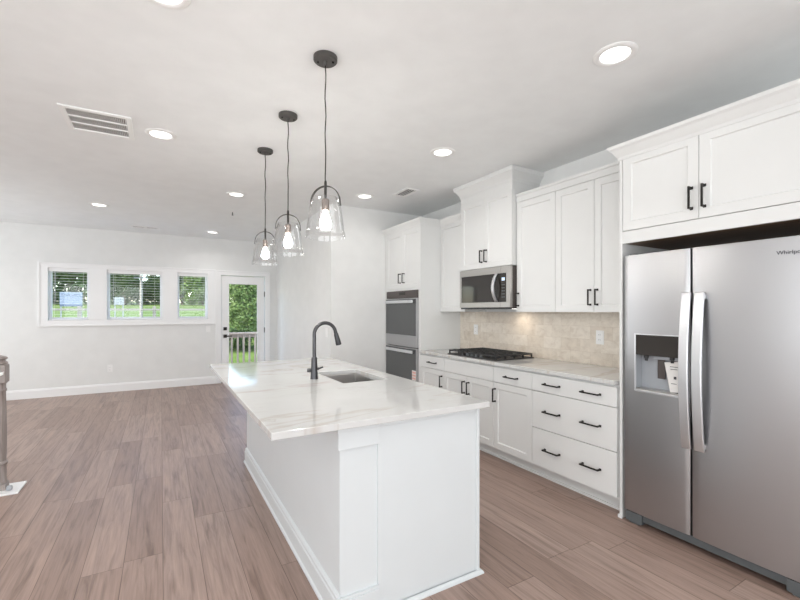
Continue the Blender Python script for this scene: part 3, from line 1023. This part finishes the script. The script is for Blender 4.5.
lathe(bm, x, y, [(0, 1.932), (.010, 1.93), (.012, 1.918), (.02, 1.90), (.029, 1.876), (.0305, 1.862), (.027, 1.845), (.016, 1.833), (0, 1.83)], 20)
obj('bulb', bm, 'bulb', t, smooth='all')
bm = bmesh.new()
outer = [(.068, 2.0), (.074, 1.985), (.083, 1.955), (.092, 1.90), (.099, 1.845), (.103, 1.815), (.106, 1.812), (.108, 1.785)]
inner = [(r_ - .003, z) for r_, z in outer][::-1]
lathe(bm, x, y, outer + inner, 40, closed=True)
obj('glass_shade', bm, 'shade', t, smooth=True)
pend = t
for k, lab in ((1, 'clear glass pendant lamp in the middle of the row over the island'), (2, 'clear glass pendant lamp farthest along the island, toward the glazed door')):
    c = copy_tree(pend)
    c.location = (PX, PY[k], H)
    c.rotation_euler = (0, 0, R(28))
    c['label'] = lab
# ------------------------------------------------------------------ recessed lights
CANS = [(2.105, 1.34, 'recessed ceiling light above the refrigerator front, largest at upper right'),
        (0.0, 3.708, 'recessed ceiling light beside the big return air grille'),
        (-.693, 6.573, 'leftmost small recessed ceiling light, out over the open floor toward the windows'),
        (.77, 5.176, 'recessed ceiling light just beyond the far pendant, left of its cord'),
        (2.112, 2.911, 'recessed ceiling light in front of the raised microwave cabinet'),
        (2.115, 4.495, 'recessed ceiling light near the oven cabinet, right of the nearest pendant shade'),
        (.78, 7.884, 'farthest recessed ceiling light, near the top of the window wall'),
        (.008, 2.04, 'recessed ceiling light cut by the top edge of the photo')]
cg = 'round recessed ceiling lights'
proto = None
for (x, y, lab) in CANS:
    if proto is None:
        t = thing('recessed_light', lab, 'ceiling light', (x, y, H), cg)
        bm = bmesh.new()
        lathe(bm, x, y, [(.074, H - .0005), (.108, H - .0005), (.108, H - .004), (.1, H - .009), (.082, H - .011), (.074, H - .006)], 36, closed=True)
        obj('trim_ring', bm, 'white', t, smooth=True)
        bm = bmesh.new()
        lathe(bm, x, y, [(0, H - .006), (.0735, H - .006), (.0735, H - .0006), (0, H - .0006)], 36)
        obj('lens', bm, 'lamp', t, smooth=True)
        proto = t
    else:
        t = copy_tree(proto)
        t.location = (x, y, H)
        t['label'] = lab
    add_light('can_light', 'AREA', (x, y, H - .014), (0, 0, 0), (1.0 if y < 2 else 5.0 if y < 4 else 1.6) if x > 1.5 else CAN_W, (1, .975, .945), shape='DISK', size=.14, spread=R(150))
for (x, y) in ((2.1, -.2), (0, .4), (-2.2, 2.1), (-2.2, 4.6), (-2.2, 6.6), (0, -1.4), (2.1, -1.6), (-2.2, -.2)):  # extra lights without fixtures, added out of view beyond the modelled cans
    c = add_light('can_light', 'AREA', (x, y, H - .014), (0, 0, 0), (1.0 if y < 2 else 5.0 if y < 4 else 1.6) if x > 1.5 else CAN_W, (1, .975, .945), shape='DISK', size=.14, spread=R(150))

# ------------------------------------------------------------------ vents and ceiling fittings
t = thing('return_grille', 'large square white return air grille of slotted rows in the ceiling', 'vent', (-.39, 3.707, H))
vx0, vx1, vy0, vy1 = -.597, -.183, 3.49, 3.925
fw = .034
obj('frame', boxes((vx0, vx0 + fw, vy0, vy1, H - .012, H - .0005), (vx1 - fw, vx1, vy0, vy1, H - .012, H - .0005), (vx0 + fw, vx1 - fw, vy0, vy0 + fw, H - .012, H - .0005), (vx0 + fw, vx1 - fw, vy1 - fw, vy1, H - .012, H - .0005)), 'white', t, bevel=.003)
obj('backing', box(vx0 + fw, vx1 - fw, vy0 + fw, vy1 - fw, H - .002, H - .0006), 'void', t)
bm = bmesh.new()
for k in range(1, 3):
    yy = vy0 + fw + (vy1 - vy0 - 2 * fw) * k / 3
    bx(bm, vx0 + fw, vx1 - fw, yy - .006, yy + .006, H - .010, H - .003)
for k in range(30):
    xx = vx0 + fw + (vx1 - vx0 - 2 * fw) * (k + .5) / 30
    bx(bm, xx - .0024, xx + .0024, vy0 + fw, vy1 - fw, H - .0045, H - .003)
obj('louvre', bm, 'white', t)

def register(label, x0, x1, y0, y1, along):
    t = thing('ceiling_vent', label, 'vent', ((x0 + x1) / 2, (y0 + y1) / 2, H), 'small ceiling vents')
    f = .028
    obj('frame', boxes((x0, x0 + f, y0, y1, H - .01, H - .0005), (x1 - f, x1, y0, y1, H - .01, H - .0005), (x0 + f, x1 - f, y0, y0 + f, H - .01, H - .0005), (x0 + f, x1 - f, y1 - f, y1, H - .01, H - .0005)), 'white', t, bevel=.003)
    obj('backing', box(x0 + f, x1 - f, y0 + f, y1 - f, H - .002, H - .0006), 'void', t)
    bm = bmesh.new()
    if along == 'x':
        for k in range(3):
            yy = y0 + f + (y1 - y0 - 2 * f) * (k + .5) / 3
            bx(bm, x0 + f, x1 - f, yy - .004, yy + .004, H - .006, H - .003)
        xm = (x0 + x1) / 2
        bx(bm, xm - .02, xm + .02, y0 + f, y1 - f, H - .012, H - .003)
    else:
        for k in range(4):
            xx = x0 + f + (x1 - x0 - 2 * f) * (k + .5) / 4
            bx(bm, xx - .004, xx + .004, y0 + f, y1 - f, H - .006, H - .003)
    obj('louvre', bm, 'white', t)
register('small ceiling vent in front of the oven cabinet', 2.37, 2.55, 3.95, 4.28, 'y')
register('small slim ceiling vent close to the window wall', -.42, -.02, 7.9, 8.06, 'x')
t = thing('sprinkler_head', 'tiny dark fitting hanging from the ceiling past the farthest pendant canopy', 'sprinkler', (.864, 6.145, H))
bm = bmesh.new()
lathe(bm, .864, 6.145, [(0, H - .0005), (.03, H - .0005), (.03, H - .004), (0, H - .005)], 16)
obj('plate', bm, 'white', t, smooth=True)
bm = bmesh.new()
lathe(bm, .864, 6.145, [(0, H - .005), (.007, H - .005), (.007, H - .04), (.012, H - .042), (.012, H - .046), (0, H - .046)], 12)
obj('head', bm, 'grey', t, smooth=True)

# ------------------------------------------------------------------ outlets and switches
def plate_far(name, label, cat, x, z, outlet):
    t = thing(name, label, cat, (x, YF, z))
    obj('cover', box(x - .037, x + .037, YF - .006, YF - .0005, z - .06, z + .06), 'white', t, bevel=.002)
    if outlet:
        for dz in (-.022, .022):
            s = obj('socket', box(x - .017, x + .017, YF - .009, YF - .006, z + dz - .016, z + dz + .016), 'white', t, bevel=.003)
            obj('slot', boxes((x - .008, x - .0055, YF - .0095, YF - .009, z + dz - .004, z + dz + .006), (x + .0055, x + .008, YF - .0095, YF - .009, z + dz - .004, z + dz + .006)), 'grey', s)
    else:
        obj('rocker', box(x - .017, x + .017, YF - .011, YF - .006, z - .034, z + .034), 'white', t, bevel=.002)
plate_far('outlet', 'white outlet low on the far wall under the middle window', 'outlet', -.755, .403, True)
plate_far('light_switch', 'white light switch under the right window, left of the glazed door', 'switch', .775, 1.045, False)

def plate_side(name, label, cat, X, y, z, outlet):
    t = thing(name, label, cat, (X, y, z))
    obj('cover', box(X - .006, X - .0003, y - .037, y + .037, z - .06, z + .06), 'white', t, bevel=.002)
    if outlet:
        for dz in (-.022, .022):
            s = obj('socket', box(X - .009, X - .006, y - .017, y + .017, z + dz - .016, z + dz + .016), 'white', t, bevel=.003)
            obj('slot', boxes((X - .0095, X - .009, y - .008, y - .0055, z + dz - .004, z + dz + .006), (X - .0095, X - .009, y + .0055, y + .008, z + dz - .004, z + dz + .006)), 'grey', s)
    else:
        obj('rocker', box(X - .011, X - .006, y - .017, y + .017, z - .034, z + .034), 'white', t, bevel=.002)
XS = XW - .012
plate_side('outlet', 'white outlet on the backsplash behind the cooktop, under the microwave', 'outlet', XS, 3.84, 1.165, True)
plate_side('outlet', 'white outlet on the backsplash right part, near the refrigerator', 'outlet', XS, 2.222, 1.16, True)
plate_side('light_switch', 'white switch on the side of the pantry wall, behind the faucet', 'switch', 1.896, 5.2, 1.1, False)

# ------------------------------------------------------------------ window blinds
def blind(a, b, label):
    t = thing('window_blind', label, 'blind', ((a + b) / 2, YF + .04, ZH), 'open white blinds in the three windows')
    yc = YF + .045
    obj('headrail', boxes((a + .004, b - .004, yc - .03, yc + .03, ZH - .05, ZH - .001), (a + .002, b - .002, yc - .036, yc - .03, ZH - .06, ZH - .001)), 'trim', t)
    bm = bmesh.new()
    n = 17
    for k in range(n):
        z = ZS + .045 + (ZH - .075 - ZS - .045) * k / (n - 1)
        bx(bm, a + .008, b - .008, yc - .024, yc + .024, z - .0009, z + .0009)
    obj('slat_stack', bm, 'trim', t)
    obj('bottom_rail', box(a + .008, b - .008, yc - .025, yc + .025, ZS + .004, ZS + .022), 'trim', t)
    for q in (.14, .86):
        xx = a + (b - a) * q
        obj('cord', boxes((xx - .001, xx + .001, yc - .026, yc - .024, ZS + .02, ZH - .05)), 'trim', t)
    wb = bmesh.new()
    tube(wb, [(a + .09, yc - .032, ZH - .06), (a + .088, yc - .034, ZS + .3)], .004, 8)
    obj('wand', wb, 'lgrey', t)
blind(*WIN[0], 'open white slat blind in the left window of the row')
blind(*WIN[1], 'open white slat blind in the wide middle window')
blind(*WIN[2], 'open white slat blind in the right window, next to the glazed door')

# ------------------------------------------------------------------ stair newel at the left edge
NX, NY = -1.083, 4.3
t = thing('newel_post', 'grey-brown turned stair newel post on a white plate at the left edge', 'newel post', (NX, NY, 0))
obj('base_plate', box(-1.3, -.939, 4.165, 4.41, 0, .014), 'trim', t, bevel=.003)
bm = bmesh.new()
bx(bm, NX - .05, NX + .05, NY - .05, NY + .05, .0145, .06)
lathe(bm, NX, NY, [(0, .06), (.05, .06), (.052, .07), (.047, .085), (.045, .2), (.052, .205), (.056, .215), (.052, .226), (.044, .232), (.047, .3), (.048, .45), (.045, .62), (.042, .765), (.047, .772), (.049, .78), (.046, .788), (.043, .795), (.043, .825), (.052, .835), (0, .835)], 24)
obj('shaft', bm, 'newel', t, smooth=True)
obj('block', box(NX - .052, NX + .052, NY - .052, NY + .052, .835, .975), 'newel', t, bevel=.006)
bm = bmesh.new()
lathe(bm, NX, NY, [(0, .975), (.05, .975), (.055, .985), (.05, .997), (.04, 1.002), (.04, 1.01), (.052, 1.018), (.052, 1.028), (.04, 1.038), (.015, 1.045), (0, 1.047)], 24)
obj('cap', bm, 'newel', t, smooth=True)
obj('handrail', boxes((-1.9, NX - .052, NY - .03, NY + .03, .885, .945)), 'newel', t, bevel=.01)
bm = bmesh.new()
prism_y(bm, [(NX - .04, .905), (NX + .045, .925), (NX + .04, .9), (NX - .04, .87)], NY - .07, NY - .053)
tag(obj('rail_bracket', bm, 'white', t), 'white bracket')
obj('anchor_block', box(NX + .06, NX + .095, NY - .08, NY - .045, .0145, .05), 'lgrey', t, bevel=.01)

# ------------------------------------------------------------------ outside
def ground_z(y):
    pts = [(8, -.7), (10, -.7), (20, 1.05), (40, 2.0), (60, 2.4), (200, 3)]
    for (a, za), (b, zb_) in zip(pts, pts[1:]):
        if y <= b:
            return za + (zb_ - za) * max(0, (y - a) / (b - a))
bm = bmesh.new()
yr = [8.8, 10, 11, 12, 14, 16, 18, 20, 24, 30, 40, 60, 120]
xr = [-60, -20, -8, -4, 0, 4, 8, 20, 60]
rnd = random.Random(4)
g = [[bm.verts.new((x, y, ground_z(y) + rnd.uniform(-.04, .04))) for x in xr] for y in yr]
for i in range(len(yr) - 1):
    for j in range(len(xr) - 1):
        bm.faces.new((g[i][j], g[i + 1][j], g[i + 1][j + 1], g[i][j + 1]))
tag(obj('lawn', bm, 'grass'), 'green grassy slope outside the windows', 'lawn', kind='stuff')
struct('deck', boxes((.5, 3.2, YF + T, 9.75, -.1, -.02), (.55, .65, 9.6, 9.7, -.75, -.1), (3.05, 3.15, 9.6, 9.7, -.75, -.1)), 'deck')
t = thing('deck_railing', 'wooden deck railing with upright balusters outside the glazed door', 'railing', (1.8, 9.6, -.02))
obj('top_rail', boxes((.55, 3.15, 9.53, 9.67, .875, .91), (.55, 3.15, 9.585, 9.62, .80, .875)), 'deck', t)
obj('bottom_rail', box(.55, 3.15, 9.585, 9.62, .06, .13), 'deck', t)
for xx in (.6, 3.1):
    obj('post', box(xx - .045, xx + .045, 9.555, 9.645, -.02, .875), 'deck', t)
for k in range(19):
    xx = .72 + k * .122
    obj('baluster', box(xx - .018, xx + .018, 9.55, 9.585, .03, .87), 'deck', t)

def leaf_mesh(name, seed, n, size, squash=1.):
    r = random.Random(seed)
    vs, fs = [], []
    blobs = [(Vector((r.uniform(-.5, .5), r.uniform(-.5, .5), r.uniform(-.45, .6))), r.uniform(.35, .6)) for _ in range(11)]
    for _ in range(n):
        c, rad = r.choice(blobs)
        d = Vector((r.gauss(0, 1), r.gauss(0, 1), r.gauss(0, 1))).normalized()
        p = c + d * rad * r.uniform(.6, 1.05)
        a = Vector((r.gauss(0, 1), r.gauss(0, 1), r.gauss(0, 1))).normalized()
        b = a.cross(Vector((r.gauss(0, 1), r.gauss(0, 1), r.gauss(0, 1)))).normalized()
        s = size * r.uniform(.6, 1.3)
        k = len(vs)
        vs += [p + a * s, p + b * s * .5, p - a * s, p - b * s * .5]
        fs.append((k, k + 1, k + 2, k + 3))
    me = bpy.data.meshes.new(name)
    me.from_pydata([tuple(v) for v in vs], [], fs)
    return me

def tree(name, label, cat, x, y, h, w, mname, seed, n=4600, leaf=.085, trunk=True, group=None):
    z0 = ground_z(y) - .05
    t = thing(name, label, cat, (x, y, z0), group)
    me = leaf_mesh('foliage', seed, n, leaf)
    me.materials.append(M[mname])
    o = bpy.data.objects.new('foliage', me)
    C.objects.link(o)
    o.parent = t
    ch = h * (.92 if trunk else .97)
    o.location = (0, 0, h * .5)
    o.scale = (w, w * .7, h * .56)
    if trunk:
        r = random.Random(seed + 9)
        bm = bmesh.new()
        tube(bm, [(x, y, z0), (x + r.uniform(-.1, .1), y, z0 + h * .35), (x + r.uniform(-.2, .2), y, z0 + h * .75)], [.13, .1, .04], 8)
        obj('trunk', bm, 'bark', t)
    return t
TG = 'trees beyond the lawn'
TR = [(-8.6, 37, 3.9, 1.9, 'leaf'), (-6.9, 35, 3.8, 1.7, 'leaf2'), (-5.2, 36, 3.8, 1.7, 'leaf'), (-3.7, 38, 3.7, 1.5, 'leaf2'), (-2.3, 35.5, 2.9, 1.25, 'leaf2'), (-1.1, 37, 1.9, 1.15, 'leaf'),
      (.2, 36, 2.5, 1.25, 'leaf2'), (1.5, 37.5, 3.3, 1.5, 'leaf'), (2.8, 36, 3.7, 1.5, 'leaf3'), (4.4, 38, 4.0, 1.6, 'leaf'), (6.0, 35, 4.0, 1.6, 'leaf2'), (7.6, 37, 4.0, 1.7, 'leaf'), (9.6, 36, 4.4, 1.8, 'leaf2')]
TL = ['green tree outside the left edge of the left window', 'dark tree seen through the left part of the left window', 'green tree seen through the right part of the left window',
      'dark tree seen at the left end of the middle window', 'dark low tree in the middle window, left of the utility pole', 'short green tree below the strip of sky in the middle window',
      'dark tree right of the utility pole in the middle window', 'green tree seen in the gap between middle and right windows', 'light green tree seen in the left half of the right window',
      'tall green tree seen in the right half of the right window', 'dark tall tree seen behind the left edge of the door glass', 'tall green tree seen through the door glass, behind the shrub', 'dark tall tree seen at the right edge of the door glass']
for k, ((x, y, h, w, mn), lab) in enumerate(zip(TR, TL)):
    tree('tree', lab, 'tree', x, y, h, w, mn, 20 + k, group=TG)
tree('shrub', 'big leafy green shrub filling the door glass above the railing', 'shrub', 3.15, 16.5, 2.4, 1.3, 'leaf3', 71, 9000, .05, False)
tree('shrub', 'dark low shrub seen between the deck balusters', 'shrub', 2.2, 14.6, .75, .9, 'leaf2', 72, 2600, .07, False)
tree('shrub', 'green shrub right of the big one, at the edge of the door glass', 'shrub', 4.6, 18.5, 2.5, 1.2, 'leaf', 73, 4000, .07, False)

t = thing('utility_pole', 'pale wooden utility pole with a crossarm in the middle window', 'pole', (-.7, 20, 1.06))
bm = bmesh.new()
tube(bm, [(-.7, 20, 1.0), (-.7, 20, 2.85)], [.06, .05], 12)
obj('pole', bm, 'pole', t, smooth=True)
obj('crossarm', boxes((-.95, -.45, 19.92, 19.97, 2.7, 2.76)), 'grey', t)

def board(name, label, x, y, z0, w, h, col, txt=None):
    t = thing(name, label, 'sign', (x, y, z0))
    p = obj('board', box(x - w / 2, x + w / 2, y - .012, y + .012, z0, z0 + h), col, t)
    for sx in (-w / 2 + .03, w / 2 - .03):
        obj('post', box(x + sx - .02, x + sx + .02, y + .012, y + .05, ground_z(y) - .1, z0 + h), 'board', t)
    if txt:
        obj('lettering', text_bm(txt, .125, (x, y - .014, z0 + h - .145), (1, 0, 0), (0, 0, 1), .002, 'CENTER'), 'slate', p, recalc=False)
        obj('line', boxes((x - w * .4, x + w * .42, y - .014, y - .012, z0 + .29, z0 + .305), (x - w * .4, x + w * .42, y - .014, y - .012, z0 + .2, z0 + .215)), 'slate', p)
        obj('stripe', box(x - w / 2, x + w / 2, y - .014, y - .012, z0, z0 + .07), 'slate', p)
M['slate'] = mat('slate_blue_ink', (.09, .13, .19), .6)
M['board'] = mat('weathered_white_board', (.33, .35, .34), .6)
M['signblue'] = mat('pale_blue_sign', (.26, .31, .38), .5)
board('yard_sign', 'pale blue lettered sign board seen through the left window', -2.68, 18, 1.53, .62, .5, 'signblue', 'FOR SALE')
board('yard_sign', 'small blank white sign board in the middle window, left of the pole', -1.355, 18.6, 1.6, .31, .29, 'board')

t = thing('rail_fence', 'pale three-rail fence crossing the lawn outside the windows', 'fence', (-1, 16.8, ground_z(16.8)))
for dz in (.62, .9):
    obj('rail', box(-9, 2.0, 16.8, 16.84, ground_z(16.8) + dz, ground_z(16.8) + dz + .07), 'pole', t)
for k in range(6):
    xx = -8.6 + k * 2.1
    obj('post', box(xx - .05, xx + .05, 16.84, 16.93, ground_z(16.8) - .1, ground_z(16.8) + 1.05), 'pole', t)
